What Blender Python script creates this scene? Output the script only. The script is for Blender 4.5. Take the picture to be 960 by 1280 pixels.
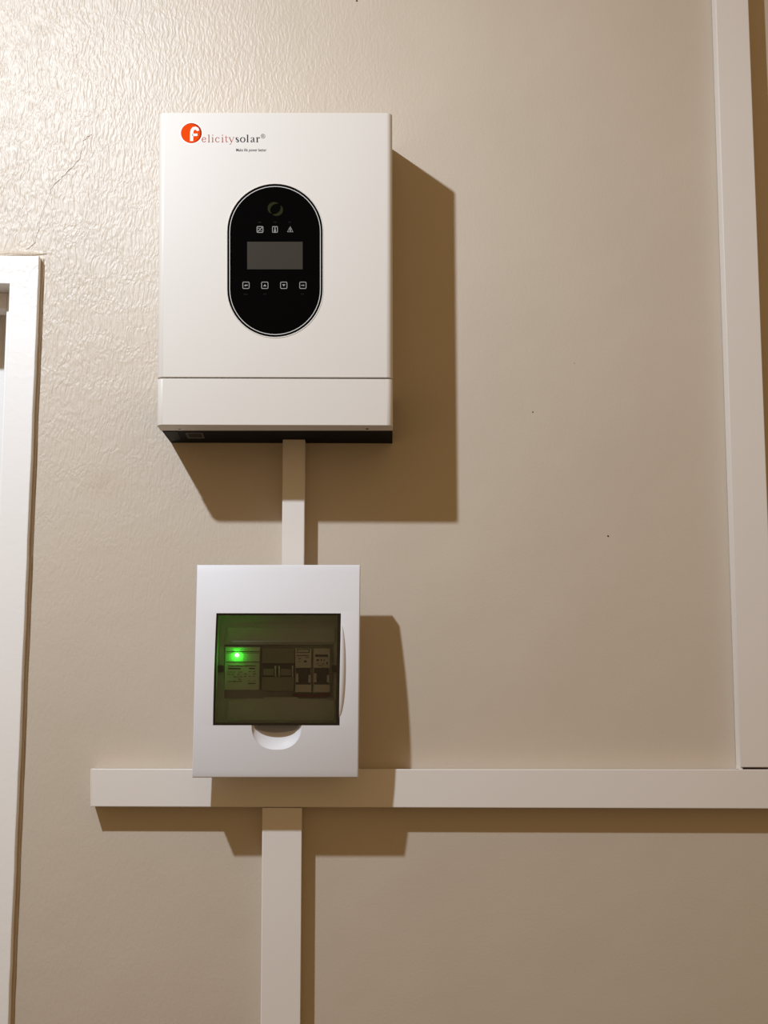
import bpy, bmesh, math, random
from mathutils import Vector, Matrix, noise

# ------------------------------------------------------------------ reset
for o in list(bpy.data.objects):
    bpy.data.objects.remove(o, do_unlink=True)
S = bpy.context.scene
COL = S.collection
random.seed(7)

# ------------------------------------------------------------------ camera
F = 1800.0            # focal length in photo pixels (960 x 1280)
D = 1.88              # camera to wall, metres
ZC = 1.50             # camera height
cY = Vector((10, -275, -F)).normalized()
cZ = Vector((48, 11784, -F)); cZ = (cZ - cY * cZ.dot(cY)).normalized()
cX = cY.cross(cZ)
CAM = Vector((0, -D, ZC))

def ray(x, y):
    r = Vector((x - 480, 640 - y, -F))
    return Vector((r.dot(cX), r.dot(cY), r.dot(cZ)))

def px(x, y, d=0.0):
    """photo pixel -> world point on the plane standing d metres proud of the wall"""
    w = ray(x, y)
    return CAM + w * ((D - d) / w.y)

def pz(x, y, z):
    """photo pixel -> world point on the horizontal plane z"""
    w = ray(x, y)
    return CAM + w * ((z - ZC) / w.z)

cam = bpy.data.cameras.new('camera')
cam.sensor_fit = 'VERTICAL'
cam.sensor_height = 24.0
cam.lens = 24.0 * F / 1280.0
cam.clip_start = 0.01
co = bpy.data.objects.new('camera', cam)
COL.objects.link(co)
co.matrix_world = Matrix.Translation(CAM) @ Matrix((cX, cY, cZ)).to_4x4()
S.camera = co

# ------------------------------------------------------------------ world, lamp, exposure
W = bpy.data.worlds.new('World'); S.world = W
W.use_nodes = True
bg = W.node_tree.nodes['Background']
bg.inputs[0].default_value = (0.335, 0.220, 0.104, 1)
bg.inputs[1].default_value = 1.0

# lamp high on the left; cone and tilt shaped to even out the wall light
ld = bpy.data.lights.new('room_lamp_offscreen', 'SPOT')
ld.spot_size = math.radians(120)
ld.spot_blend = 1.0
ld.energy = 142.0
ld.shadow_soft_size = 0.026
ld.color = (0.765, 0.868, 0.995)
lo = bpy.data.objects.new('room_lamp_offscreen', ld)
COL.objects.link(lo)
lo.location = (-0.906, -1.285, 2.940)
lo.rotation_euler = Vector((700, 1216, -1500)).to_track_quat('-Z', 'Y').to_euler()

S.view_settings.view_transform = 'Standard'
S.view_settings.look = 'None'
S.view_settings.exposure = 0.05
S.view_settings.gamma = 1.0
S.view_settings.use_curve_mapping = False

# ------------------------------------------------------------------ materials
def new_mat(name):
    m = bpy.data.materials.new(name); m.use_nodes = True
    return m, m.node_tree, m.node_tree.nodes['Principled BSDF']

def plastic(name, col, rough=0.4, var=0.02, metallic=0.0, bump=0.0, bscale=900, spec=0.5):
    m, t, b = new_mat(name)
    tc = t.nodes.new('ShaderNodeTexCoord')
    n = t.nodes.new('ShaderNodeTexNoise'); n.inputs['Scale'].default_value = 14; n.inputs['Detail'].default_value = 3
    t.links.new(tc.outputs['Object'], n.inputs['Vector'])
    mx = t.nodes.new('ShaderNodeMix'); mx.data_type = 'RGBA'
    mx.inputs[6].default_value = (*[c * (1 - var) for c in col], 1)
    mx.inputs[7].default_value = (*[min(1, c * (1 + var)) for c in col], 1)
    t.links.new(n.outputs['Fac'], mx.inputs[0])
    t.links.new(mx.outputs[2], b.inputs['Base Color'])
    b.inputs['Roughness'].default_value = rough
    b.inputs['Metallic'].default_value = metallic
    b.inputs['Specular IOR Level'].default_value = spec
    if bump:
        n2 = t.nodes.new('ShaderNodeTexNoise'); n2.inputs['Scale'].default_value = bscale
        t.links.new(tc.outputs['Object'], n2.inputs['Vector'])
        bp = t.nodes.new('ShaderNodeBump'); bp.inputs['Strength'].default_value = bump; bp.inputs['Distance'].default_value = 0.0005
        t.links.new(n2.outputs['Fac'], bp.inputs['Height']); t.links.new(bp.outputs[0], b.inputs['Normal'])
    return m

def emissive(name, col, strength):
    m, t, b = new_mat(name)
    b.inputs['Base Color'].default_value = (*col, 1)
    b.inputs['Emission Color'].default_value = (*col, 1)
    b.inputs['Emission Strength'].default_value = strength
    return m

def wall_material():
    m, t, b = new_mat('painted_plaster')
    N = t.nodes.new; L = t.links.new
    tc = N('ShaderNodeTexCoord')
    # colour: beige emulsion with faint cloudy mottling and one brownish smudge
    n = N('ShaderNodeTexNoise'); n.inputs['Scale'].default_value = 5; n.inputs['Detail'].default_value = 6
    L(tc.outputs['Object'], n.inputs['Vector'])
    mx = N('ShaderNodeMix'); mx.data_type = 'RGBA'
    mx.inputs[6].default_value = (0.530, 0.442, 0.344, 1)
    mx.inputs[7].default_value = (0.592, 0.498, 0.393, 1)
    L(n.outputs['Fac'], mx.inputs[0])
    sp = px(130, 607)
    sub = N('ShaderNodeVectorMath'); sub.operation = 'SUBTRACT'; sub.inputs[1].default_value = sp
    L(tc.outputs['Object'], sub.inputs[0])
    sc = N('ShaderNodeVectorMath'); sc.operation = 'MULTIPLY'; sc.inputs[1].default_value = (26, 0, 40)
    L(sub.outputs[0], sc.inputs[0])
    le = N('ShaderNodeVectorMath'); le.operation = 'LENGTH'; L(sc.outputs[0], le.inputs[0])
    n3 = N('ShaderNodeTexNoise'); n3.inputs['Scale'].default_value = 45; n3.inputs['Detail'].default_value = 4
    L(tc.outputs['Object'], n3.inputs['Vector'])
    ad = N('ShaderNodeMath'); ad.operation = 'ADD'; L(le.outputs['Value'], ad.inputs[0]); L(n3.outputs['Fac'], ad.inputs[1])
    mr = N('ShaderNodeMapRange'); mr.inputs['From Min'].default_value = 1.5; mr.inputs['From Max'].default_value = 0.45
    mr.inputs['To Min'].default_value = 0; mr.inputs['To Max'].default_value = 0.28
    L(ad.outputs[0], mr.inputs['Value'])
    mx2 = N('ShaderNodeMix'); mx2.data_type = 'RGBA'; mx2.inputs[7].default_value = (0.46, 0.31, 0.19, 1)
    L(mr.outputs[0], mx2.inputs[0]); L(mx.outputs[2], mx2.inputs[6]); L(mx2.outputs[2], b.inputs['Base Color'])
    b.inputs['Roughness'].default_value = 0.46
    b.inputs['Specular IOR Level'].default_value = 0.62
    # relief: vertical brush ridges, strongest on the old gloss paint round the door
    mp = N('ShaderNodeMapping'); mp.inputs['Scale'].default_value = (1.0, 1.0, 0.33)
    L(tc.outputs['Object'], mp.inputs['Vector'])
    wob = N('ShaderNodeTexNoise'); wob.inputs['Scale'].default_value = 22; wob.inputs['Detail'].default_value = 2
    L(tc.outputs['Object'], wob.inputs['Vector'])
    wsub = N('ShaderNodeVectorMath'); wsub.operation = 'SUBTRACT'; wsub.inputs[1].default_value = (0.5, 0.5, 0.5)
    L(wob.outputs['Color'], wsub.inputs[0])
    wmul = N('ShaderNodeVectorMath'); wmul.operation = 'SCALE'; wmul.inputs['Scale'].default_value = 0.018
    L(wsub.outputs[0], wmul.inputs[0])
    wadd = N('ShaderNodeVectorMath'); wadd.operation = 'ADD'; L(mp.outputs[0], wadd.inputs[0]); L(wmul.outputs[0], wadd.inputs[1])
    br = N('ShaderNodeTexNoise'); br.inputs['Scale'].default_value = 310; br.inputs['Detail'].default_value = 1.2; br.inputs['Roughness'].default_value = 0.45
    L(wadd.outputs[0], br.inputs['Vector'])
    fine = N('ShaderNodeTexNoise'); fine.inputs['Scale'].default_value = 330; fine.inputs['Detail'].default_value = 2
    L(tc.outputs['Object'], fine.inputs['Vector'])
    sx = N('ShaderNodeSeparateXYZ'); L(tc.outputs['Object'], sx.inputs[0])
    # worked-over region fades to the right and downward
    fx = N('ShaderNodeMapRange'); fx.inputs['From Min'].default_value = -0.50; fx.inputs['From Max'].default_value = 0.05
    fx.inputs['To Min'].default_value = 1.0; fx.inputs['To Max'].default_value = 0.05; L(sx.outputs['X'], fx.inputs['Value'])
    fz = N('ShaderNodeMapRange'); fz.inputs['From Min'].default_value = px(0, 800).z; fz.inputs['From Max'].default_value = px(0, 330).z
    fz.inputs['To Min'].default_value = 0.22; fz.inputs['To Max'].default_value = 1.0; L(sx.outputs['Z'], fz.inputs['Value'])
    fm = N('ShaderNodeMath'); fm.operation = 'MULTIPLY'; L(fx.outputs[0], fm.inputs[0]); L(fz.outputs[0], fm.inputs[1])
    hm = N('ShaderNodeMath'); hm.operation = 'MULTIPLY'; L(br.outputs['Fac'], hm.inputs[0]); L(fm.outputs[0], hm.inputs[1])
    fs = N('ShaderNodeMath'); fs.operation = 'MULTIPLY'; fs.inputs[1].default_value = 0.10; L(fine.outputs['Fac'], fs.inputs[0])
    ha = N('ShaderNodeMath'); ha.operation = 'ADD'; L(hm.outputs[0], ha.inputs[0]); L(fs.outputs[0], ha.inputs[1])
    lw = N('ShaderNodeTexNoise'); lw.inputs['Scale'].default_value = 9; L(tc.outputs['Object'], lw.inputs['Vector'])
    lm = N('ShaderNodeMath'); lm.operation = 'MULTIPLY'; lm.inputs[1].default_value = 1.0; L(lw.outputs['Fac'], lm.inputs[0])
    hb = N('ShaderNodeMath'); hb.operation = 'ADD'; L(ha.outputs[0], hb.inputs[0]); L(lm.outputs[0], hb.inputs[1])
    bp = N('ShaderNodeBump'); bp.inputs['Strength'].default_value = 1.0; bp.inputs['Distance'].default_value = 0.0015
    L(hb.outputs[0], bp.inputs['Height']); L(bp.outputs[0], b.inputs['Normal'])
    return m

def casing_material():
    m, t, b = new_mat('gloss_white_paint')
    N = t.nodes.new; L = t.links.new
    b.inputs['Base Color'].default_value = (0.84, 0.80, 0.755, 1)
    b.inputs['Roughness'].default_value = 0.36
    tc = N('ShaderNodeTexCoord')
    n = N('ShaderNodeTexNoise'); n.inputs['Scale'].default_value = 75; n.inputs['Detail'].default_value = 1.5; n.inputs['Distortion'].default_value = 0.8
    L(tc.outputs['Object'], n.inputs['Vector'])
    # lumpy thick paint near the head of the frame only
    sx = N('ShaderNodeSeparateXYZ'); L(tc.outputs['Object'], sx.inputs[0])
    fz = N('ShaderNodeMapRange'); fz.inputs['From Min'].default_value = px(0, 410).z; fz.inputs['From Max'].default_value = px(0, 335).z
    fz.inputs['To Min'].default_value = 0.12; fz.inputs['To Max'].default_value = 1.0; L(sx.outputs['Z'], fz.inputs['Value'])
    mu = N('ShaderNodeMath'); mu.operation = 'MULTIPLY'; L(n.outputs['Fac'], mu.inputs[0]); L(fz.outputs[0], mu.inputs[1])
    bp = N('ShaderNodeBump'); bp.inputs['Strength'].default_value = 0.9; bp.inputs['Distance'].default_value = 0.0021
    L(mu.outputs[0], bp.inputs['Height']); L(bp.outputs[0], b.inputs['Normal'])
    return m

def tint_material(name, col):
    m = bpy.data.materials.new(name); m.use_nodes = True
    t = m.node_tree; N = t.nodes.new; L = t.links.new
    t.nodes.remove(t.nodes['Principled BSDF'])
    out = t.nodes['Material Output']
    tr = N('ShaderNodeBsdfTransparent'); tr.inputs[0].default_value = (*col, 1)
    gl = N('ShaderNodeBsdfGlossy'); gl.inputs['Roughness'].default_value = 0.06
    fr = N('ShaderNodeFresnel'); fr.inputs[0].default_value = 1.45
    ms = N('ShaderNodeMixShader')
    L(fr.outputs[0], ms.inputs[0]); L(tr.outputs[0], ms.inputs[1]); L(gl.outputs[0], ms.inputs[2])
    L(ms.outputs[0], out.inputs['Surface'])
    return m

M = {}
M['wall'] = wall_material()
M['casing'] = casing_material()
M['trunk'] = plastic('trunking_pvc', (0.765, 0.705, 0.645), 0.42, 0.012)
M['inverter'] = plastic('powder_coated_white', (0.695, 0.640, 0.575), 0.45, 0.008, bump=0.15, bscale=1600)
M['chassis'] = plastic('black_steel', (0.008, 0.0075, 0.0075), 0.7, 0.1, spec=0.1)
M['grey_steel'] = plastic('grey_steel', (0.022, 0.022, 0.017), 0.6, 0.1, spec=0.1)
M['box'] = plastic('white_abs', (0.745, 0.725, 0.735), 0.46, 0.008, spec=0.25)
M['scoop'] = plastic('glossy_white_abs', (0.80, 0.785, 0.78), 0.18, 0.008)
M['inner'] = plastic('inner_cover_plastic', (0.70, 0.68, 0.66), 0.45, 0.03)
M['module'] = plastic('module_plastic', (0.78, 0.76, 0.70), 0.4, 0.03)
M['module_pale'] = plastic('breaker_plastic', (0.85, 0.78, 0.70), 0.4, 0.03)
M['module_dim'] = plastic('isolator_plastic', (0.32, 0.29, 0.23), 0.4, 0.03)
M['clip'] = plastic('pale_clip_plastic', (0.85, 0.85, 0.80), 0.3, 0.01)
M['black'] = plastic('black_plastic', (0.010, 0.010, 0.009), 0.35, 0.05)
M['panel'] = plastic('black_glass_panel', (0.0015, 0.0015, 0.0017), 0.10, 0.0, spec=0.04)
M['lcd'] = plastic('unlit_lcd', (0.046, 0.039, 0.030), 0.3, 0.05, spec=0.1)
M['silver'] = plastic('silver_ring', (0.60, 0.58, 0.55), 0.3, 0.01)
M['icon'] = plastic('grey_print', (0.34, 0.33, 0.31), 0.5, 0.0, spec=0.12)
M['icon_dim'] = plastic('dim_grey_print', (0.007, 0.007, 0.007), 0.5, 0.0, spec=0.03)
M['olive'] = plastic('olive_print', (0.015, 0.018, 0.002), 0.5, 0.0, spec=0.05)
M['orange'] = plastic('orange_print', (0.74, 0.058, 0.002), 0.6, 0.0, spec=0.02)
M['deep_red'] = plastic('deep_red_print', (0.36, 0.020, 0.003), 0.6, 0.0, spec=0.02)
M['halo'] = plastic('pale_pink_print', (1.0, 0.86, 0.78), 0.45, 0.0, spec=0.12)
M['white_print'] = plastic('white_print', (0.90, 0.87, 0.83), 0.45, 0.0, spec=0.12)
M['red_ink'] = plastic('brick_red_ink', (0.36, 0.055, 0.035), 0.5, 0.0, spec=0.12)
M['dark_ink'] = plastic('dark_ink', (0.020, 0.017, 0.017), 0.5, 0.0, spec=0.12)
M['sticker'] = plastic('grey_sticker', (0.11, 0.10, 0.085), 0.6, 0.03, spec=0.1)
M['red_wire'] = plastic('red_insulation', (0.28, 0.012, 0.008), 0.4, 0.05)
M['steel'] = plastic('galvanised_rail', (0.45, 0.45, 0.44), 0.35, 0.05, metallic=1.0)
M['tint'] = tint_material('smoked_window', (0.775, 0.775, 0.80))
M['led'] = emissive('green_led', (0.035, 1.0, 0.030), 85.0)
M['floor'] = plastic('floor_tile', (0.12, 0.078, 0.045), 0.5, 0.08)
M['door'] = plastic('white_door_paint', (0.80, 0.77, 0.73), 0.4, 0.01)
M['speck'] = plastic('dark_speck', (0.05, 0.035, 0.025), 0.7, 0.1)

# ------------------------------------------------------------------ helpers
def link(name, me, mat, parent=None, origin=None):
    o = bpy.data.objects.new(name, me)
    COL.objects.link(o)
    if mat is not None:
        me.materials.clear(); me.materials.append(M[mat])
    if parent is not None:
        o.parent = parent
    elif origin is not None:
        o.location = origin
    return o

def root_origin(p):
    while p.parent is not None:
        p = p.parent
    return Vector(p.location)

def obj(name, bm, mat, parent=None, origin=None, smooth=False, label=None, kind=None, weld=False):
    """bm holds world coordinates; the object keeps its own local origin"""
    if weld:
        bmesh.ops.remove_doubles(bm, verts=bm.verts, dist=1e-6)
    bmesh.ops.recalc_face_normals(bm, faces=bm.faces)
    off = root_origin(parent) if parent is not None else (Vector(origin) if origin is not None else Vector((0, 0, 0)))
    bmesh.ops.translate(bm, verts=bm.verts, vec=-off)
    me = bpy.data.meshes.new(name)
    bm.to_mesh(me); bm.free()
    if smooth:
        me.set_sharp_from_angle(angle=math.radians(35))
        # big planes that face the room stay flat, so the rounded edges do not bend their shading
        me.polygons.foreach_set('use_smooth', [not (abs(p.normal.y) > 0.9995 and len(p.vertices) >= 4) for p in me.polygons])
    o = link(name, me, mat, parent, off if parent is None else None)
    if label: o['label'] = label
    if kind: o['kind'] = kind
    return o

def thing(name, loc, label, cat, group=None):
    o = bpy.data.objects.new(name, None); COL.objects.link(o)
    o.empty_display_size = 0.05
    o.location = loc; o['label'] = label; o['category'] = cat
    if group: o['group'] = group
    return o

def poly_prism(bm, front, back_y, bevel=0.0, seg=2, back_bevel=False):
    """front: loop of world points; extruded along +Y to back_y (a wall-ward plane)"""
    a = [bm.verts.new(p) for p in front]
    c = [bm.verts.new((p[0], back_y, p[2])) for p in front]
    n = len(a); fs = [bm.faces.new(a)]
    fs.append(bm.faces.new(c[::-1]))
    for i in range(n):
        j = (i + 1) % n
        fs.append(bm.faces.new((a[j], a[i], c[i], c[j])))
    if bevel:
        es = [e for e in bm.edges if (e.verts[0] in a and (e.verts[1] in a or e.verts[1] in c)) or (e.verts[1] in a and e.verts[0] in c)]
        bmesh.ops.bevel(bm, geom=es, offset=bevel, segments=seg, affect='EDGES', profile=0.5)
    return a, c

def slab(bm, pts, d, d_back, bevel=0.0, seg=2):
    """photo outline pts taken on the plane d, solid back to d_back"""
    return poly_prism(bm, [px(x, y, d) for x, y in pts], -d_back, bevel, seg)

def rect(x0, y0, x1, y1):
    return [(x0, y0), (x1, y0), (x1, y1), (x0, y1)]

def box(bm, x0, x1, y0, y1, z0, z1, bevel=0.0):
    v = [bm.verts.new(p) for p in ((x0, y0, z0), (x1, y0, z0), (x1, y0, z1), (x0, y0, z1), (x0, y1, z0), (x1, y1, z0), (x1, y1, z1), (x0, y1, z1))]
    fs = [(0, 1, 2, 3), (5, 4, 7, 6), (4, 0, 3, 7), (1, 5, 6, 2), (3, 2, 6, 7), (4, 5, 1, 0)]
    for f in fs: bm.faces.new([v[i] for i in f])
    if bevel:
        bmesh.ops.bevel(bm, geom=list({e for q in v for e in q.link_edges}), offset=bevel, segments=2, affect='EDGES', profile=0.5)

def ribbon(bm, pts, ws, d, closed=False):
    """flat printed stroke along photo-pixel points with pixel widths, on plane d"""
    n = len(pts)
    if not isinstance(ws, (list, tuple)): ws = [ws] * n
    L, R = [], []
    for i in range(n):
        if closed:
            p0, p1 = pts[i - 1], pts[(i + 1) % n]
        else:
            p0, p1 = pts[max(i - 1, 0)], pts[min(i + 1, n - 1)]
        dx, dy = p1[0] - p0[0], p1[1] - p0[1]
        l = math.hypot(dx, dy) or 1
        nx, ny = -dy / l * ws[i] / 2, dx / l * ws[i] / 2
        L.append(bm.verts.new(px(pts[i][0] + nx, pts[i][1] + ny, d)))
        R.append(bm.verts.new(px(pts[i][0] - nx, pts[i][1] - ny, d)))
    for i in range(n if closed else n - 1):
        j = (i + 1) % n
        bm.faces.new((L[i], L[j], R[j], R[i]))

def flat(bm, pts, d):
    bm.faces.new([bm.verts.new(px(x, y, d)) for x, y in pts])

def arc(cx, cy, rx, ry, a0, a1, n=16):
    return [(cx + rx * math.cos(math.radians(a0 + (a1 - a0) * i / n)), cy - ry * math.sin(math.radians(a0 + (a1 - a0) * i / n))) for i in range(n + 1)]

def disc(cx, cy, rx, ry=None, n=40):
    return arc(cx, cy, rx, ry or rx, 0, 360, n)[:-1]

def stadium(cx, cy, a, b, n=28):
    """vertical pill outline: half width a, half height b"""
    s = b - a
    up = [(cx + a * math.cos(t), cy - s - a * math.sin(t)) for t in [math.pi * i / n for i in range(n + 1)]]
    dn = [(cx + a * math.cos(t), cy + s - a * math.sin(t)) for t in [math.pi + math.pi * i / n for i in range(n + 1)]]
    return up + dn

def ring(bm, loops):
    """loops: list of (outline points, depth); consecutive outlines are bridged"""
    vs = [[bm.verts.new(px(x, y, d)) for x, y in pts] for pts, d in loops]
    for a, b in zip(vs[:-1], vs[1:]):
        n = len(a)
        for i in range(n):
            j = (i + 1) % n
            bm.faces.new((a[i], a[j], b[j], b[i]))
    return vs

def tube(bm, pts, rad, sides=6):
    rings = []
    for i, p in enumerate(pts):
        t = (pts[min(i + 1, len(pts) - 1)] - pts[max(i - 1, 0)]).normalized()
        u = t.cross(Vector((0, 1, 0)))
        u = u.normalized() if u.length > 1e-6 else Vector((1, 0, 0))
        v = t.cross(u).normalized()
        r = rad[i] if isinstance(rad, list) else rad
        rings.append([bm.verts.new(p + u * r * math.cos(2 * math.pi * k / sides) + v * r * math.sin(2 * math.pi * k / sides)) for k in range(sides)])
    for a, b in zip(rings[:-1], rings[1:]):
        for k in range(sides):
            bm.faces.new((a[k], a[(k + 1) % sides], b[(k + 1) % sides], b[k]))
    bm.faces.new(rings[0]); bm.faces.new(rings[-1][::-1])

def boolean(o, cutter, op='DIFFERENCE'):
    md = o.modifiers.new('b', 'BOOLEAN'); md.operation = op; md.object = cutter; md.solver = 'EXACT'
    bpy.context.view_layer.update()
    ev = o.evaluated_get(bpy.context.evaluated_depsgraph_get())
    me = bpy.data.meshes.new_from_object(ev)
    o.modifiers.clear(); o.data = me
    cm = cutter.data
    bpy.data.objects.remove(cutter, do_unlink=True); bpy.data.meshes.remove(cm)

def struct(o, label=None):
    o['kind'] = 'structure'
    if label: o['label'] = label
    return o

# ------------------------------------------------------------------ setting: wall, floor, door opening
CD = 0.015                                            # casing stands proud of the wall
def line_x(p0, p1, d):
    """world x as a function of z along a photo edge on plane d"""
    a, b = px(*p0, d), px(*p1, d)
    return lambda z: a.x + (b.x - a.x) * (z - a.z) / (b.z - a.z)
out_x = line_x((49.0, 320), (10.0, 1280), CD)         # outer edge of the casing
in_x = line_x((11.8, 358), (5.2, 520), CD)            # inner edge
z_head_top = px(20, 319.5, CD).z
z_head_bot = px(5, 354.5, CD).z
xo_top, xi_top = out_x(z_head_top), in_x(z_head_bot)
XI = in_x(1.6)                                        # right side of the opening in the masonry
OPEN_W = 0.80
XL = XI - OPEN_W
CASE_W = out_x(2.0) - in_x(2.0)

WX0, WX1, WZ1 = -3.0, 2.6, 3.0
bm = bmesh.new()
TH = 0.16
zo = z_head_bot + 0.004
poly_prism(bm, [Vector((in_x(0) + 0.004, 0, 0)), Vector((WX1, 0, 0)), Vector((WX1, 0, WZ1)), Vector((in_x(zo) + 0.004, 0, WZ1)), Vector((in_x(zo) + 0.004, 0, zo))], TH)
box(bm, WX0, XL - 0.004, 0.0, TH, 0, WZ1)
box(bm, XL - 0.004, in_x(zo) + 0.004, 0.0, TH, zo, WZ1)
wall = struct(obj('wall_back', bm, 'wall', origin=(0, 0, 0)), 'beige painted plaster wall with vertical brush texture')

bm = bmesh.new(); box(bm, WX0, WX1, -3.2, TH, -0.05, 0.0)
struct(obj('floor', bm, 'floor', origin=(0, 0, 0)), 'brown floor at the foot of the beige wall')

# hairline crack / raised paint seam on the wall
path = [(115, 168), (109, 171), (105, 176), (103, 186), (100, 197), (95, 204), (86, 212), (78, 221), (72, 227), (66, 232), (60, 246), (55, 262), (50, 273), (48, 288), (43, 303), (36, 310), (28, 313)]
pts = []
for a, b in zip(path[:-1], path[1:]):
    for k in range(3):
        pts.append(px(a[0] + (b[0] - a[0]) * k / 3 + random.uniform(-1.3, 1.3), a[1] + (b[1] - a[1]) * k / 3, -0.0001))
bm = bmesh.new(); tube(bm, pts, [random.uniform(0.0005, 0.0014) for _ in pts])
obj('paint_seam', bm, 'wall', parent=wall, smooth=True, label='thin raised crack seam running down to the door frame')
for i, (x, y, r) in enumerate([(666, 515, 1.0), (760, 670, 1.3), (446, 1, 1.5), (718, 454, .6)]):
    bm = bmesh.new(); c = px(x, y, 0)
    bmesh.ops.create_icosphere(bm, subdivisions=1, radius=r * 0.001, matrix=Matrix.Translation(c))
    obj('wall_speck', bm, 'speck', parent=wall)

# door casing: right leg, head and left leg as one painted surround with a wobbly paint edge
def wob(z, k):
    return noise.noise(Vector((z * 18, k, 0))) * 0.0011 + noise.noise(Vector((z * 60, k, 3))) * 0.0004
def casing_run(bm, sections):
    """sections: list of (inner point, outer point) pairs as (x, z); a bevelled board is run through them"""
    b = 0.0013
    rings = []
    for (xa, za), (xb, zb_) in sections:
        e = Vector((xb - xa, 0, zb_ - za)); e.normalize()
        A, B = Vector((xa, 0, za)), Vector((xb, 0, zb_))
        up = Vector((0, -1, 0))
        prof = [A, A + up * (CD - b), A + up * (CD - b * .3) + e * b * .3, A + up * CD + e * b,
                B + up * CD - e * b, B + up * (CD - b * .3) - e * b * .3, B + up * (CD - b), B]
        rings.append([bm.verts.new(p) for p in prof])
    for r0, r1 in zip(rings[:-1], rings[1:]):
        for k in range(8):
            bm.faces.new((r0[k], r0[(k + 1) % 8], r1[(k + 1) % 8], r1[k]))
    bm.faces.new(rings[0]); bm.faces.new(rings[-1][::-1])
bm = bmesh.new()
secs = []
for i in range(91):                                   # right leg, floor to the mitre
    z = z_head_bot * i / 90
    k = max(0.0, (i - 80) / 10)
    zo_ = z + (z_head_top - z_head_bot) * k
    secs.append(((in_x(z) + 0.3 * wob(z, 2), z), (out_x(zo_) + wob(zo_, 1), zo_)))
xr_in, xl_in = in_x(z_head_bot), XL
for i in range(1, 30):                                # head
    t = i / 30
    xo0, xo1 = out_x(z_head_top), XL - CASE_W
    secs.append(((xr_in + (xl_in - xr_in) * t, z_head_bot), (xo0 + (xo1 - xo0) * t, z_head_top + 0.5 * wob(t * 2, 6))))
for i in range(31):                                   # left leg back to the floor
    z = z_head_bot * (1 - i / 30)
    secs.append(((XL, z), (XL - CASE_W, z + (z_head_top - z_head_bot) * max(0, 1 - i / 4))))
casing_run(bm, secs)
casing = struct(obj('trim_1', bm, 'casing', origin=(0, 0, 0), smooth=True), 'white gloss painted door casing with lumpy brushwork at its corner')
# paint-filled caulk lines along the head and the side of the casing
bm = bmesh.new(); P = []; Rr = []
for i in range(120):
    z = z_head_top * (0.45 + 0.55 * i / 119)
    P.append(Vector((out_x(z) + 0.0012 + wob(z, 9) * .9, -0.001, z))); Rr.append(0.0022 + 0.0012 * noise.noise(Vector((z * 40, 0, 0))))
tube(bm, P, Rr, 8)
obj('caulk_line', bm, 'wall', parent=casing, smooth=True)
bm = bmesh.new(); P = []; Rr = []
for i in range(70):
    x = xo_top + 0.006 - 0.5 * i / 69
    P.append(Vector((x, -0.0005, z_head_top + 0.0075 + 0.005 * noise.noise(Vector((x * 25, 2, 0)))))); Rr.append((0.0046 + 0.0022 * noise.noise(Vector((x * 60, 7, 0)))) * min(1, .15 + i / 8))
tube(bm, P, Rr, 8)
obj('caulk_line', bm, 'wall', parent=casing, smooth=True)

# lining boards and stops inside the opening
SD = 0.026                                            # stop face behind the wall plane
bm = bmesh.new()
poly_prism(bm, [Vector((in_x(0) - 0.0005, 0, 0)), Vector((in_x(0) + 0.004, 0, 0)), Vector((in_x(zo) + 0.004, 0, zo)), Vector((in_x(zo) - 0.0005, 0, zo))], TH)
box(bm, XL - 0.004, XL + 0.0005, 0, TH, 0, z_head_bot + 0.004)
box(bm, XL, in_x(zo) - 0.0005, 0, TH, z_head_bot, z_head_bot + 0.004)
lining = struct(obj('trim_2', bm, 'door', origin=(0, 0, 0)), 'white lining boards inside the door opening')
st = line_x((7.6, 397), (4.2, 480), -SD)
z_stop = px(4, 386, -SD).z
bm = bmesh.new()
poly_prism(bm, [Vector((st(0), SD, 0)), Vector((in_x(0) - 0.0005, SD, 0)), Vector((in_x(z_head_bot) - 0.0005, SD, z_head_bot)), Vector((st(z_head_bot), SD, z_head_bot))], SD + 0.03, 0.001)
obj('door_stop', bm, 'door', parent=lining)
bm = bmesh.new(); box(bm, XL, XL + 0.014, SD, SD + 0.03, 0, z_head_bot, 0.001)
obj('door_stop', bm, 'door', parent=lining)
bm = bmesh.new(); box(bm, XL + 0.014, st(2.0) - 0.0005, SD, SD + 0.03, z_stop, z_head_bot, 0.001)
obj('door_stop', bm, 'door', parent=lining)
# the door leaf, set back in the opening
bm = bmesh.new(); poly_prism(bm, [Vector((XL + 0.002, 0.115, 0.004)), Vector((in_x(0) - 0.002, 0.115, 0.004)), Vector((in_x(z_head_bot) - 0.002, 0.115, z_head_bot - 0.002)), Vector((XL + 0.002, 0.115, z_head_bot - 0.002))], 0.15, 0.001)
struct(obj('door_1', bm, 'door', origin=(XI, 0.13, 0)), 'white door leaf set back behind its stops')

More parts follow.
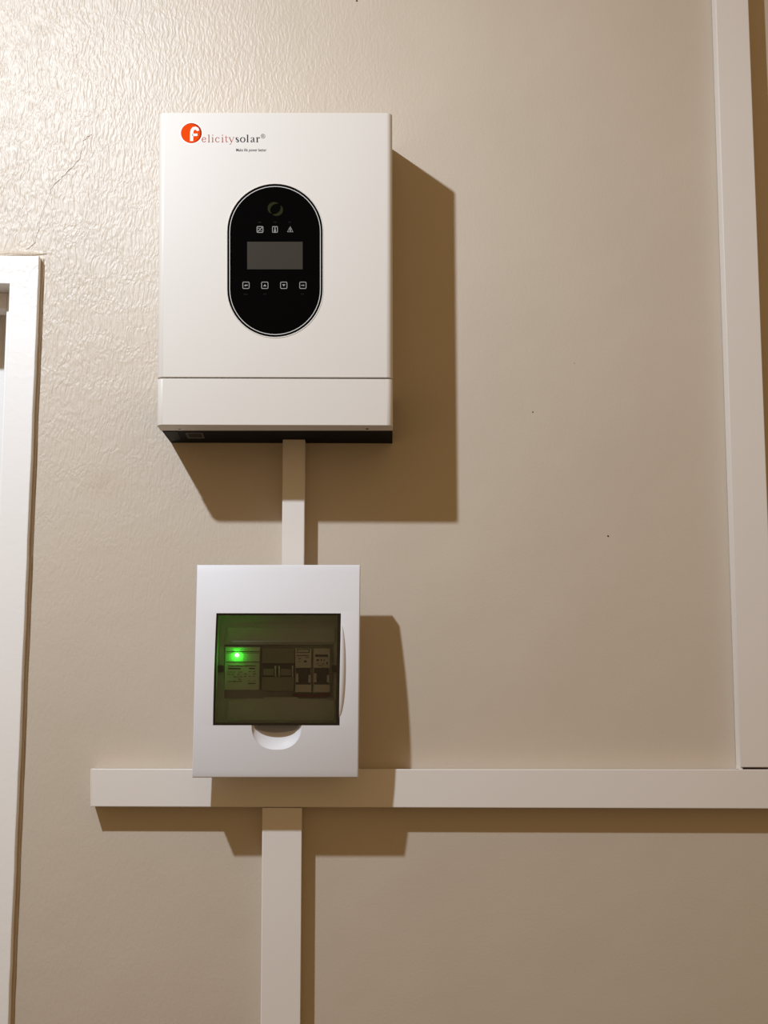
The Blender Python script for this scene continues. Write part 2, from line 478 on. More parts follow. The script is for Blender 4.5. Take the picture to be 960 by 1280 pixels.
# ------------------------------------------------------------------ cable trunking
TD = 0.027
def trunking(name_pts, label, mat, deep=TD, lid_lip=0.0016, end_gap=None, group='white cable trunking on the wall'):
    """name_pts: front outline as 4 world points on plane y=-deep (tl,tr,br,bl)"""
    tl, tr, br, bl = name_pts
    c = (bl + br) / 2
    base = Vector((c.x, 0, min(bl.z, br.z)))
    t = thing('cable_trunking', base, label, 'trunking', group)
    # base channel: back plate with two side walls, slightly narrower than the lid
    vertical = abs(tl.z - bl.z) > abs(tr.x - tl.x)
    def inset(q, s):
        cx = (tl + tr + br + bl) / 4
        if vertical: return Vector((q.x + (s if q.x < cx.x else -s), 0, q.z))
        return Vector((q.x, 0, q.z + (s if q.z < cx.z else -s)))
    ft = deep * 0.62
    bm = bmesh.new()
    w = 0.0015
    def wallpiece(p, q, d0, d1):
        poly_prism(bm, [Vector((v.x, -d0, v.z)) for v in p + q], -d1)
    i0 = [inset(q, 0.0006) for q in (tl, tr, br, bl)]
    i1 = [inset(q, 0.0006 + w) for q in (tl, tr, br, bl)]
    poly_prism(bm, [Vector((q.x, -w, q.z)) for q in i0], 0.0)
    if vertical:
        wallpiece([i0[0], i1[0]], [i1[3], i0[3]], deep - 0.002, 0)
        wallpiece([i1[1], i0[1]], [i0[2], i1[2]], deep - 0.002, 0)
    else:
        wallpiece([i0[0], i0[1]], [i1[1], i1[0]], deep - 0.002, 0)
        wallpiece([i1[3], i1[2]], [i0[2], i0[3]], deep - 0.002, 0)
    obj('channel', bm, mat, parent=t)
    # snap-on lid wrapping the channel
    bm = bmesh.new()
    poly_prism(bm, [Vector((q.x, -deep, q.z)) for q in (tl, tr, br, bl)], -(deep - 0.0045), 0.0011, 2)
    obj('lid', bm, mat, parent=t, smooth=True)
    return t

def extend(p, q, z):
    """point on the line p->q at height z"""
    k = (z - p.z) / (q.z - p.z)
    return p + (q - p) * k

# horizontal run
hl_t, hl_b = px(113.6, 961.0, TD), px(113.0, 1008.3, TD)
hr_t, hr_b = px(955, 961.8, TD), px(955, 1010.9, TD)
XR = 1.45
def ext_x(p, q, x):
    k = (x - p.x) / (q.x - p.x); return p + (q - p) * k
hz = trunking([hl_t, ext_x(hl_t, hr_t, XR), ext_x(hl_b, hr_b, XR), hl_b],
              'long wide horizontal white trunking running under the breaker box', 'trunk')
bm = bmesh.new()
poly_prism(bm, [hl_t + Vector((-0.0004, 0, 0.0002)), hl_t + Vector((0.002, 0, 0.0002)), hl_b + Vector((0.002, 0, -0.0002)), hl_b + Vector((-0.0004, 0, -0.0002))], 0.0, 0.0008)
obj('end_cap', bm, 'trunk', parent=hz, smooth=True)
# lower drop
a0, a1 = px(327.8, 1010.4, TD), px(325.6, 1280, TD)
b0, b1 = px(377.3, 1010.6, TD), px(375.2, 1280, TD)
zt = ext_x(hl_b, hr_b, (a0.x + b0.x) / 2).z - 0.0006
trunking([extend(a0, a1, zt), extend(b0, b1, zt), extend(b0, b1, 0.0), extend(a0, a1, 0.0)],
         'wide vertical white trunking dropping to the floor below the breaker box', 'trunk')
# right-hand riser, its lid stops just short of the horizontal run
a0, a1 = px(894.5, 0, TD), px(925.8, 960, TD)
b0, b1 = px(935.5, 0, TD), px(972.0, 960, TD)
zt2 = ext_x(hl_t, hr_t, a1.x).z
zg = px(930, 959.2, TD).z
riser = trunking([extend(a0, a1, 2.96), extend(b0, b1, 2.96), extend(b0, b1, zg), extend(a0, a1, zg)],
         'tall wide white trunking riser standing on the end of the horizontal run', 'trunk')
bm = bmesh.new()
p = extend(a0, a1, zg); q = extend(b0, b1, zg)
poly_prism(bm, [Vector((p.x + 0.0006, -(TD - 0.002), zg)), Vector((p.x + 0.0030, -(TD - 0.002), zg)), Vector((p.x + 0.0030, -(TD - 0.002), zt2)), Vector((p.x + 0.0006, -(TD - 0.002), zt2))], 0.0)
obj('channel_foot', bm, 'trunk', parent=riser)

# ------------------------------------------------------------------ inverter
ID = 0.117
zb = px(340, 531.5, ID).z                              # underside height
IR = thing('inverter', (px(343, 531.5, ID).x, 0, zb), 'large off-white wall-mounted solar inverter with black oval display panel', 'inverter')
lx = lambda y: 198.4 - 2.9 * (y - 141) / 391
rx = lambda y: 490.2 + 0.9 * (y - 141) / 391
def rounded_cover(bm, y0, y1, d, back, r, top_b=0.0, bot_b=0.0):
    """front cover with rounded vertical edges; rows along height for the top bevel"""
    rows = [(y0, 1.0)]
    plan = []
    def row(y, din):
        L, R = px(lx(y), y, d), px(rx(y), y, d)
        z = L.z
        xl, xr = L.x, R.x
        q = [(xl + din * .6, -back)]
        for i in range(9):
            t = math.pi / 2 * i / 8
            q.append((xl + r * (1 - math.cos(t)) + din * .6 * math.cos(t), -(d - din - r + r * math.sin(t))))
        for i in range(9):
            t = math.pi / 2 * (1 - i / 8)
            q.append((xr - r * (1 - math.cos(t)) - din * .6 * math.cos(t), -(d - din - r + r * math.sin(t))))
        q.append((xr - din * .6, -back))
        return q, L.z, R.z
    def ring_at(y, dz, din):
        q, zl, zr = row(y, din)
        n = len(q)
        return [bm.verts.new((x, yy, zl + (zr - zl) * (i / (n - 1)) + dz)) for i, (x, yy) in enumerate(q)]
    rings = []
    if top_b:
        for i in range(4):
            t = math.pi / 2 * i / 3
            rings.append(ring_at(y0, -top_b * (1 - math.cos(t)), top_b * (1 - math.sin(t))))
        rings.sort(key=lambda r_: -r_[0].co.z)
    else:
        rings.append(ring_at(y0, 0, 0))
    if bot_b:
        for i in range(4):
            t = math.pi / 2 * i / 3
            rings.append(ring_at(y1, bot_b * (1 - math.sin(t)), bot_b * (1 - math.cos(t))))
    else:
        rings.append(ring_at(y1, 0, 0))
    for a, b in zip(rings[:-1], rings[1:]):
        n = len(a)
        for i in range(n):
            j = (i + 1) % n
            bm.faces.new((a[i], a[j], b[j], b[i]))
    bm.faces.new(rings[0][::-1]); bm.faces.new(rings[-1])

bm = bmesh.new(); rounded_cover(bm, 140.6, 471.6, ID, 0.0, 0.0075, top_b=0.0016, bot_b=0.0006)
obj('main_cover', bm, 'inverter', parent=IR, smooth=True)
bm = bmesh.new(); rounded_cover(bm, 473.3, 531.6, ID, 0.085, 0.0075, top_b=0.0009, bot_b=0.0008)
low = obj('lower_cover', bm, 'inverter', parent=IR, smooth=True)
zs0, zs1 = px(200, 531.0, ID).z, px(200, 473.4, ID).z
xl_, xr_ = px(lx(531), 531, ID).x, px(rx(531), 531, ID).x
# black chassis: core behind the covers and the underside
bm = bmesh.new()
box(bm, xl_ + 0.0005, xr_ - 0.0005, -0.0849, 0.0, zb + 0.0008, zs1 - 0.0003)
box(bm, xl_ + 0.004, xr_ - 0.004, -0.112, -0.0855, zs1 - 0.012, zs1 - 0.0003)
ch = obj('chassis', bm, 'chassis', parent=IR)
# underside details
zu = zb + 0.0008
def under(bm, pts, t=0.0008):
    a = [bm.verts.new(pz(x, y, zu)) for x, y in pts]
    b = [bm.verts.new(v.co + Vector((0, 0, -t))) for v in a]
    n = len(a); bm.faces.new(a); bm.faces.new(b[::-1])
    for i in range(n):
        j = (i + 1) % n; bm.faces.new((a[i], a[j], b[j], b[i]))
bm = bmesh.new(); under(bm, [(231.5, 540.3), (253, 540.3), (255.8, 547.3), (235.0, 547.3)])
obj('sticker', bm, 'sticker', parent=IR, label='small grey sticker on the black underside')
bm = bmesh.new(); under(bm, [(234.5, 541.3), (251.2, 541.3), (253.2, 545.8), (236.8, 545.8)], 0.0010)
obj('sticker_print', bm, 'grey_steel', parent=IR)
bm = bmesh.new(); under(bm, [(204.5, 539.0), (222, 539.0), (226, 548.5), (214.5, 551.5)], 0.0006)
obj('bracket_tab', bm, 'grey_steel', parent=IR, label='dull grey metal bracket tab at the underside corner')
for x, y in ((297, 545), (330, 545), (403, 545), (458, 549)):
    bm = bmesh.new(); c = pz(x, y, zu)
    bmesh.ops.create_cone(bm, cap_ends=True, segments=10, radius1=0.0011, radius2=0.0016, depth=0.0010, matrix=Matrix.Translation(c + Vector((0, 0, -0.0004))))
    obj('screw', bm, 'grey_steel', parent=IR)
for x in (224.5, 459):
    bm = bmesh.new(); c = pz(x, 536.0, zb)
    bmesh.ops.create_cone(bm, cap_ends=True, segments=10, radius1=0.0018, radius2=0.0018, depth=0.0012, matrix=Matrix.Translation(c))
    obj('screw', bm, 'black', parent=IR)

# display
cx, cy = 343.8, 325.6
bm = bmesh.new()
ring(bm, [(stadium(cx, cy, 61.0, 97.2), ID - 0.0002), (stadium(cx, cy, 60.5, 96.6), ID + 0.0006), (stadium(cx, cy, 59.7, 95.8), ID + 0.0005), (stadium(cx, cy, 59.4, 95.4), ID - 0.0002)])
bez = obj('display_bezel', bm, 'inverter', parent=IR, smooth=True, label='off-white moulded rim round the oval panel')
bm = bmesh.new()
ring(bm, [(stadium(cx, cy, 59.5, 95.5), ID - 0.0002), (stadium(cx, cy, 59.4, 95.4), ID + 0.0004), (stadium(cx, cy, 57.0, 93.0), ID + 0.0004)])
obj('black_ring', bm, 'panel', parent=bez)
bm = bmesh.new()
ring(bm, [(stadium(cx, cy, 57.3, 93.2), ID), (stadium(cx, cy, 57.1, 93.0), ID + 0.0006), (stadium(cx, cy, 56.3, 92.2), ID + 0.0006), (stadium(cx, cy, 56.0, 91.9), ID)])
obj('silver_ring', bm, 'silver', parent=bez, smooth=True)
bm = bmesh.new()
slab(bm, stadium(cx, cy, 56.2, 92.1), ID + 0.0004, ID - 0.002)
pan = obj('display_panel', bm, 'panel', parent=IR, label='glossy black oval control panel')
PD = ID + 0.0006
bm = bmesh.new(); slab(bm, rect(309.0, 302.2, 378.3, 336.6), PD + 0.0001, ID)
obj('lcd_screen', bm, 'lcd', parent=pan, label='unlit dark grey rectangular screen')
# two olive swooshes
bm = bmesh.new()
n = 18
pts = arc(344.2, 261.2, 8.0, 7.4, 65, 230, n); ribbon(bm, pts, [0.5 + 3.6 * math.sin(math.pi * i / n) for i in range(n + 1)], PD)
pts = arc(344.2, 261.2, 8.0, 7.4, 245, 395, n); ribbon(bm, pts, [0.5 + 3.6 * math.sin(math.pi * i / n) for i in range(n + 1)], PD)
obj('emblem', bm, 'olive', parent=pan, label='dim olive green swoosh emblem')
def rrect(cx, cy, a, b, r):
    out = []
    for sx, sy, a0 in ((1, -1, 0), (-1, -1, 90), (-1, 1, 180), (1, 1, 270)):
        for i in range(5):
            t = math.radians(a0 + 90 * i / 4)
            out.append((cx + sx * (a - r) + r * math.cos(t), cy + sy * (b - r) - r * math.sin(t)))
    return out
def icon(cx, cy, kind):
    bm = bmesh.new()
    if kind == 'ac':
        ribbon(bm, rrect(cx, cy, 3.7, 3.7, 1.0), 0.8, PD, True)
        ribbon(bm, [(cx - 2.4, cy + 2.5), (cx + 2.4, cy - 2.5)], 0.9, PD)
        ribbon(bm, [(cx - 2.6, cy - 1.4), (cx - 0.6, cy - 1.4)], 0.7, PD)
        ribbon(bm, [(cx + 0.6, cy + 1.6), (cx + 2.4, cy + 1.6)], 0.7, PD)
    elif kind == 'bar':
        ribbon(bm, rrect(cx, cy, 3.1, 3.6, 0.8), 0.7, PD, True)
        ribbon(bm, [(cx, cy - 2.7), (cx, cy + 0.2)], 1.0, PD)
        ribbon(bm, [(cx, cy + 0.2), (cx, cy + 3.0)], 1.7, PD)
    elif kind == 'warn':
        ribbon(bm, [(cx, cy - 3.6), (cx - 3.4, cy + 3.0), (cx + 3.4, cy + 3.0)], 0.8, PD, True)
        ribbon(bm, [(cx, cy - 1.6), (cx, cy + 2.6)], 1.0, PD)
    else:
        ribbon(bm, rrect(cx, cy, 4.0, 4.0, 1.2), 0.75, PD, True)
        if kind == 'up': flat(bm, [(cx - 2, cy + 1.2), (cx + 2, cy + 1.2), (cx, cy - 1.4)], PD)
        if kind == 'down': flat(bm, [(cx - 2, cy - 1.2), (cx + 2, cy - 1.2), (cx, cy + 1.4)], PD)
        if kind == 'back':
            flat(bm, [(cx - 2.4, cy + 0.4), (cx - 0.4, cy - 1.2), (cx - 0.4, cy + 1.4)], PD); ribbon(bm, [(cx - 0.4, cy), (cx + 2.2, cy - 0.2)], 1.1, PD)
        if kind == 'enter':
            ribbon(bm, [(cx - 2.2, cy), (cx + 1.0, cy)], 0.8, PD); flat(bm, [(cx + 0.4, cy - 1.1), (cx + 2.2, cy), (cx + 0.4, cy + 1.1)], PD)
    return bm
for x, k in ((325.0, 'ac'), (343.7, 'bar'), (362.8, 'warn')):
    obj('indicator_icon', icon(x, 286.8, k), 'icon', parent=pan)
for x, k in ((307.5, 'back'), (331.0, 'up'), (354.7, 'down'), (378.6, 'enter')):
    obj('button_icon', icon(x, 356.6, k), 'icon', parent=pan)
for x, y, w in ((324.6, 277.8, 4), (343.8, 277.8, 4), (362, 277.8, 3), (307, 367.8, 5), (331, 367.6, 4), (378, 367.5, 4)):
    bm = bmesh.new(); ribbon(bm, [(x - w / 2, y), (x + w / 2, y)], 1.5, PD)
    obj('faint_marking', bm, 'icon_dim', parent=pan)

# logo: disc with f, then lettering
LD = ID + 0.00005
bm = bmesh.new(); flat(bm, disc(239.2, 166.4, 14.7, 14.2), LD)
lg = obj('logo_disc_rim', bm, 'halo', parent=IR)
bm = bmesh.new(); flat(bm, disc(239.2, 166.4, 13.1, 12.6), LD + 0.00003)
obj('logo_disc', bm, 'deep_red', parent=IR, label='orange-red round logo with white letter f')
bm = bmesh.new(); flat(bm, disc(238.2, 166.6, 12.0, 11.9), LD + 0.00006)
obj('logo_face', bm, 'orange', parent=IR)  # orange print, offset to leave a dark red crescent
bm = bmesh.new()
fd = LD + 0.00009
ribbon(bm, [(239.4, 176.2), (239.5, 170.5), (239.6, 165.5), (240.2, 162.6), (241.8, 160.6), (244.2, 160.1), (246.6, 161.2), (247.6, 163.4)], [4.0, 4.0, 4.0, 4.0, 3.9, 3.8, 3.6, 3.2], fd)
ribbon(bm, [(240, 168.6), (246.8, 168.4)], 3.0, fd)
obj('logo_letter', bm, 'white_print', parent=IR)

def glyphs(word, boxes, base, xh, d, wt):
    """hand-drawn old-style serif letters; boxes are (x0, x1) pixel spans"""
    bm = bmesh.new()
    for ch_, (x0, x1) in zip(word, boxes):
        w = x1 - x0
        P = lambda u, v: (x0 + u * w, base - v * xh)
        tk, tn = wt * xh / 6.5, 0.55 * xh / 6.5
        def st(pts, ws): ribbon(bm, [P(*p) for p in pts], ws, d)
        def oval(cu, cv, ru, rv, a0, a1, thick=None, k=20):
            q = [(cu + ru * math.cos(math.radians(a0 + (a1 - a0) * i / k)), cv + rv * math.sin(math.radians(a0 + (a1 - a0) * i / k))) for i in range(k + 1)]
            st(q, [tn + (tk - tn) * abs(math.cos(math.radians(a0 + (a1 - a0) * i / k))) for i in range(k + 1)])
        def stem(u, v0, v1): st([(u, v0), (u, v1)], [tk, tk])
        def serif(u, v, h=0.36): st([(u - h, v), (u + h, v)], [tn, tn])
        if ch_ == 'e': oval(.5, .5, .42, .46, 15, 330); st([(.12, .56), (.92, .56)], [tn, tn])
        if ch_ == 'c': oval(.5, .5, .42, .46, 45, 320); st([(.72, .80), (.86, .80)], [tk, tk])
        if ch_ == 'l': stem(.5, 0, 1.5); serif(.5, .04); st([(.15, 1.42), (.5, 1.48)], [tn, tn])
        if ch_ == 'i':
            stem(.5, 0, 1.0); serif(.5, .04); st([(.15, .92), (.5, .98)], [tn, tn]); st([(.5, 1.28), (.5, 1.48)], [tk, tk])
        if ch_ == 't': st([(.42, 1.32), (.42, .22), (.55, .06), (.78, .06), (.95, .18)], [tn, tk, tk, tn, tn]); st([(.05, .96), (.9, .96)], [tn, tn])
        if ch_ == 'y': st([(.14, .96), (.52, .04)], [tk, tk]); st([(.88, .96), (.52, .04), (.36, -.32), (.16, -.38)], [tn, tn, tn, tk]); serif(.16, .97, .16); serif(.86, .97, .14)
        if ch_ == 's':
            st([(.82, .72), (.72, .90), (.5, .96), (.26, .86), (.22, .68), (.42, .54), (.66, .42), (.80, .26), (.70, .10), (.46, .04), (.24, .12), (.16, .30)], [tn, tn, tn, tk, tk, tk, tk, tk, tk, tn, tn, tn])
        if ch_ == 'o': oval(.5, .5, .42, .46, 0, 360, k=28)
        if ch_ == 'a':
            st([(.18, .74), (.30, .92), (.52, .96), (.66, .86), (.68, .66), (.68, .16), (.80, .04), (.95, .10)], [tk, tn, tn, tk, tk, tk, tn, tn])
            st([(.68, .58), (.36, .46), (.18, .26), (.28, .06), (.46, .06), (.68, .20)], [tn, tn, tk, tk, tn, tn])
        if ch_ == 'r': stem(.34, 0, .96); serif(.34, .04, .28); st([(.06, .92), (.34, .98)], [tn, tn]); st([(.36, .66), (.56, .90), (.78, .92), (.90, .78)], [tn, tn, tk, tk])
    return bm
z8 = lambda a, b: (220 + a / 8, 220 + b / 8)
bm = glyphs('elicity', [z8(258, 302), z8(314, 344), z8(352, 382), z8(392, 440), z8(450, 480), z8(486, 522), z8(526, 584)], 177.9, 6.4, LD, 1.2)
obj('red_lettering', bm, 'red_ink', parent=IR, label='brick red serif letters elicity')
bm = glyphs('solar', [z8(592, 634), z8(641, 693), z8(700, 732), z8(740, 794), z8(798, 840)], 177.9, 6.4, LD, 1.6)
# registered mark
ribbon(bm, disc(328.8, 170.2, 2.5, 2.5, 24), 0.55, LD, True)
ribbon(bm, [(328.0, 171.6), (328.0, 168.8), (329.2, 168.8), (329.7, 169.5), (329.0, 170.2), (328.1, 170.3)], 0.55, LD)
ribbon(bm, [(328.7, 170.3), (329.8, 171.6)], 0.55, LD)
obj('dark_lettering', bm, 'dark_ink', parent=IR, label='black serif letters solar with registered mark')
# tag line in the built-in sans face
cu = bpy.data.curves.new('tag_line', 'FONT'); cu.body = 'Make life power better'; cu.size = 1.0; cu.offset = 0.012
to = bpy.data.objects.new('tmp', cu); COL.objects.link(to)
bpy.context.view_layer.update()
tm = bpy.data.meshes.new_from_object(to.evaluated_get(bpy.context.evaluated_depsgraph_get()))
bpy.data.objects.remove(to, do_unlink=True)
xs = [v.co.x for v in tm.vertices]; x0, x1 = min(xs), max(xs)
p0, p1 = px(295.2, 189.2, LD), px(333.2, 189.2, LD)
sc = (p1.x - p0.x) / (x1 - x0)
for v in tm.vertices:
    v.co = Vector((p0.x + (v.co.x - x0) * sc, p0.y, p0.z + v.co.y * sc * 1.35)) - Vector(IR.location)
o = link('tag_line', tm, 'dark_ink', parent=IR); o['label'] = 'tiny black tag line print'

# narrow trunking from the inverter down to the breaker box
BT, BB = 706.0, 972.0
def bdepth(t):
    # bowed front: shallow at the top, fullest just below the middle
    return 0.0720 + 0.0684 * t - 0.0584 * t * t if t <= 1 else 0.082
ztop_box = px(350, BT, bdepth(0)).z
a0, a1 = px(353.3, 551, TD), px(352.2, 706, TD)
b0, b1 = px(381.4, 551, TD), px(380.2, 706, TD)
zt = zb + 0.0006
zl = px(345, 738, 0.06).z + 0.0003
trunking([extend(a0, a1, zt), extend(b0, b1, zt), extend(b0, b1, zl), extend(a0, a1, zl)],
         'short narrow white trunking joining the inverter to the breaker box', 'trunk')

# ------------------------------------------------------------------ breaker box
zbox_bot = px(345, BB, bdepth(1)).z
BX = thing('breaker_box', (px(345, 860, 0.08).x, 0, zbox_bot), 'white plastic breaker box with smoked window over a row of breakers', 'breaker box')
bl = lambda t: 246.2 - 6.1 * t
br_ = lambda t: 450.2 - 2.6 * t
bm = bmesh.new()
NR = 28; rows = []
BD0 = 0.0580                                           # the cover is a shallow lid on a narrower tray
for i in range(NR + 1):
    t = i / NR; y = BT + (BB - BT) * t; d = bdepth(t)
    L, R = px(bl(t), y, d), px(br_(t), y, d)
    rows.append([bm.verts.new(L), bm.verts.new(R), bm.verts.new((R.x, -BD0, R.z)), bm.verts.new((L.x, -BD0, L.z))])
for a, b in zip(rows[:-1], rows[1:]):
    for k in range(4):
        j = (k + 1) % 4
        bm.faces.new((a[k], a[j], b[j], b[k]))
bm.faces.new(rows[0][::-1]); bm.faces.new(rows[-1])
bmesh.ops.recalc_face_normals(bm, faces=bm.faces)
es = [e for e in bm.edges if e.calc_face_angle(0) > 0.9]
fr_es = [e for e in es if max(v.co.y for v in e.verts) < -BD0 - 1e-5 or (abs(e.verts[0].co.z - e.verts[1].co.z) < 1e-3 and False)]
bmesh.ops.bevel(bm, geom=fr_es, offset=0.0014, segments=3, affect='EDGES', profile=0.5)
cover = obj('front_cover', bm, 'box', parent=BX)
bpy.context.view_layer.update()
# window pocket
WT, WB_, WD = 766.2, 906.6, 0.088
def cutter(bm):
    bmesh.ops.recalc_face_normals(bm, faces=bm.faces)
    me = bpy.data.meshes.new('cut'); bm.to_mesh(me); bm.free()
    o = bpy.data.objects.new('cut', me); COL.objects.link(o); return o
PB = 0.046
win = [(270.0, WT), (426.0, WT + .2), (424.6, WB_ + .2), (266.4, WB_)]
def pocket(pts, d, y_back):
    bm = bmesh.new()
    fr = [px(x, y, d) for x, y in pts]
    a = [bm.verts.new((p.x, -0.14, p.z)) for p in fr]; c = [bm.verts.new((p.x, y_back, p.z)) for p in fr]
    bm.faces.new(a); bm.faces.new(c[::-1])
    for i in range(4): bm.faces.new((a[(i + 1) % 4], a[i], c[i], c[(i + 1) % 4]))
    return cutter(bm)
boolean(cover, pocket(win, WD, -PB))
# finger scoop under the window
sc0 = px(345.8, 908.5, bdepth(0.76))
su = (px(377.2, 907, .083).x - px(314.6, 907, .083).x) / 2
bm = bmesh.new()
bmesh.ops.create_uvsphere(bm, u_segments=48, v_segments=28, radius=1.0)
for v in bm.verts:
    q = v.co.copy()
    # slightly squared ellipse like the moulded notch
    q.x = math.copysign(abs(q.x) ** 0.86, q.x)
    v.co = Vector((sc0.x + q.x * su, sc0.y + q.y * 0.012, sc0.z + q.z * su * 0.93))
boolean(cover, cutter(bm))
me = cover.data
me.materials.clear(); me.materials.append(M['box'])
me.polygons.foreach_set('use_smooth', [True] * len(me.polygons))
me.set_sharp_from_angle(angle=math.radians(30))
# rear tray on the wall, above the horizontal trunking
zh_top = ext_x(hl_t, hr_t, BX.location.x).z
bm = bmesh.new()
xl2, xr2 = px(264.0, 840, WD).x, px(429.0, 840, WD).x
xl2 = min(px(x, y, WD).x for x, y in win) - 0.003; xr2 = max(px(x, y, WD).x for x, y in win) + 0.003
box(bm, xl2, xr2, -BD0, 0.0, zh_top + 0.001, px(345, 738, 0.06).z, 0.0)
tray = obj('rear_tray', bm, 'box', parent=BX)
boolean(tray, pocket(win, WD, -PB))
# bulged flank on the hinge side of the window
bm = bmesh.new()
c0 = px(425.4, 838, bdepth(0.5))
rxw, rzw, ryw = 0.0066, 0.0575, 0.0062
nu, nv = 10, 28
grid = []
for i in range(nv + 1):
    ph = -math.pi / 2 + math.pi * i / nv
    rowv = []
    for k in range(nu + 1):
        th = math.pi / 2 * k / nu
        tt = (838 + math.sin(-ph) * 55 - BT) / (BB - BT)
        xb = px(426.0 - 1.4 * ((838 - math.sin(ph) * 55 - WT) / (WB_ - WT)), 838, 0.083).x
        rowv.append(bm.verts.new((xb + rxw * math.cos(ph) * math.cos(th), -bdepth(min(1, max(0, tt))) + 0.0012 - ryw * math.cos(ph) * math.sin(th) ** 0.8, c0.z + rzw * math.sin(ph))))
    grid.append(rowv)
for i in range(nv):
    for k in range(nu):
        bm.faces.new((grid[i][k], grid[i][k + 1], grid[i + 1][k + 1], grid[i + 1][k]))
obj('hinge_flank', bm, 'box', parent=BX, smooth=True, weld=True, label='curved pale flank along the hinge side of the window')

# smoked window leaf with its black border strips and thumb tab
def wedge(y):       # window depth follows the bowed front, just below flush
    return bdepth((y - BT) / (BB - BT)) - 0.0014
def win_x(y):
    t = (y - WT) / (WB_ - WT)
    return 270.0 - 3.6 * t, 426.0 - 1.4 * t
bm = bmesh.new()
NV = 20; fr_, bk_ = [], []
for i in range(NV + 1):
    y = WT + 0.8 + (WB_ - WT - 1.6) * i / NV
    x0, x1 = win_x(y); x0 += .8; x1 -= .8
    d = wedge(y)
    A = px(x0, y, WD); B = px(x1, y, WD)
    fr_.append((bm.verts.new((A.x, -d, A.z)), bm.verts.new((B.x, -d, B.z))))
    bk_.append((bm.verts.new((A.x, -d + .002, A.z)), bm.verts.new((B.x, -d + .002, B.z))))
for i in range(NV):
    bm.faces.new((fr_[i][0], fr_[i][1], fr_[i + 1][1], fr_[i + 1][0]))
    bm.faces.new((bk_[i][1], bk_[i][0], bk_[i + 1][0], bk_[i + 1][1]))
    bm.faces.new((fr_[i][0], fr_[i + 1][0], bk_[i + 1][0], bk_[i][0]))
    bm.faces.new((fr_[i + 1][1], fr_[i][1], bk_[i][1], bk_[i + 1][1]))
bm.faces.new((fr_[0][1], fr_[0][0], bk_[0][0], bk_[0][1]))
bm.faces.new((fr_[-1][0], fr_[-1][1], bk_[-1][1], bk_[-1][0]))
leaf = obj('window_leaf', bm, 'tint', parent=BX, smooth=True, label='smoked transparent window leaf')
bm = bmesh.new()
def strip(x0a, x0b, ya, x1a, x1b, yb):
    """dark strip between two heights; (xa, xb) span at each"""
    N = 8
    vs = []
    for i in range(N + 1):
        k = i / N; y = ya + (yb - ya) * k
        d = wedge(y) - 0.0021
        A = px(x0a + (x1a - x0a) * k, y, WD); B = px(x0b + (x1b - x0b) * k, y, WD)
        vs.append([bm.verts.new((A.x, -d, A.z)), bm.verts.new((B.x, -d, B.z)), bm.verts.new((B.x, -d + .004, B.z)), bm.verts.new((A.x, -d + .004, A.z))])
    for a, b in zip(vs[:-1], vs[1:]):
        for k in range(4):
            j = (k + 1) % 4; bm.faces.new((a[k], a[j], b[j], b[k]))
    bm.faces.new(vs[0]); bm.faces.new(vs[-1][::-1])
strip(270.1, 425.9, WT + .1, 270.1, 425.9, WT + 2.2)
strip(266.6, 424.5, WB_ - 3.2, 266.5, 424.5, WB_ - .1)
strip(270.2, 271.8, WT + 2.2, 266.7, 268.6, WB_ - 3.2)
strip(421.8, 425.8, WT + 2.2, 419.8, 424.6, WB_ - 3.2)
obj('window_border', bm, 'black', parent=leaf)
bm = bmesh.new()
dt = wedge(906) - 0.0050
outline = [(316.6, 905.2)] + [(345.6 + 28.6 * math.cos(t), 906.6 + 9.0 * math.sin(t) ** 0.9) for t in [math.pi - math.pi * i / 24 for i in range(25)]] + [(374.4, 905.2)]
outline[1:] = outline[1:]
poly_prism(bm, [px(x, y, dt + 0.0005) for x, y in outline], -(dt - 0.0012))
obj('thumb_tab', bm, 'tint', parent=leaf, label='curved smoked thumb tab')

# inner cover behind the window
IP = 0.0500
bm = bmesh.new()
sx0, sx1, sy0, sy1 = 280.3, 417.0, 805.6, 873.0
ox0, ox1, oy0, oy1 = 262, 431, 760, 912
slab(bm, [(ox0 + 9, oy0 + 8), (ox1 - 7, oy0 + 8), (ox1 - 7, sy0), (ox0 + 9, sy0)], IP, PB)
slab(bm, [(ox0 + 6, sy1), (ox1 - 7, sy1), (ox1 - 7, oy1 - 8), (ox0 + 6, oy1 - 8)], IP, PB)
slab(bm, [(ox0 + 8, sy0), (sx0, sy0), (sx0, sy1), (ox0 + 7, sy1)], IP, PB)
slab(bm, [(sx1, sy0), (ox1 - 7, sy0), (ox1 - 7, sy1), (sx1, sy1)], IP, PB)
inner = obj('inner_cover', bm, 'inner', parent=BX)
bm = bmesh.new(); slab(bm, [(283.6, 784.0), (419, 784.4), (419, 803.2), (286.0, 802.8)], IP + 0.004, IP, 0.0008)
obj('raised_plate', bm, 'inner', parent=inner, smooth=True)
bm = bmesh.new(); slab(bm, [(285.6, 874.4), (329, 874.2), (331, 871.2), (372, 871.2), (374.5, 874.2), (418.5, 874.2), (418.5, 901), (284.0, 901)], IP + 0.004, IP, 0.0008)
obj('raised_plate', bm, 'inner', parent=inner, smooth=True)
bm = bmesh.new(); slab(bm, [(279, 777.2), (420, 777.4), (420, 779.0), (279, 778.8)], IP + 0.002, IP, 0.0004)
obj('moulded_rib', bm, 'inner', parent=inner)
for pts in ([(281.0, 784), (282.4, 784), (279.8, 803), (278.4, 803)], [(281.5, 875), (283, 875), (281.6, 901), (280, 901)]):
    bm = bmesh.new(); slab(bm, pts, IP + 0.003, IP, 0.0004)
    obj('moulded_rib', bm, 'inner', parent=inner)
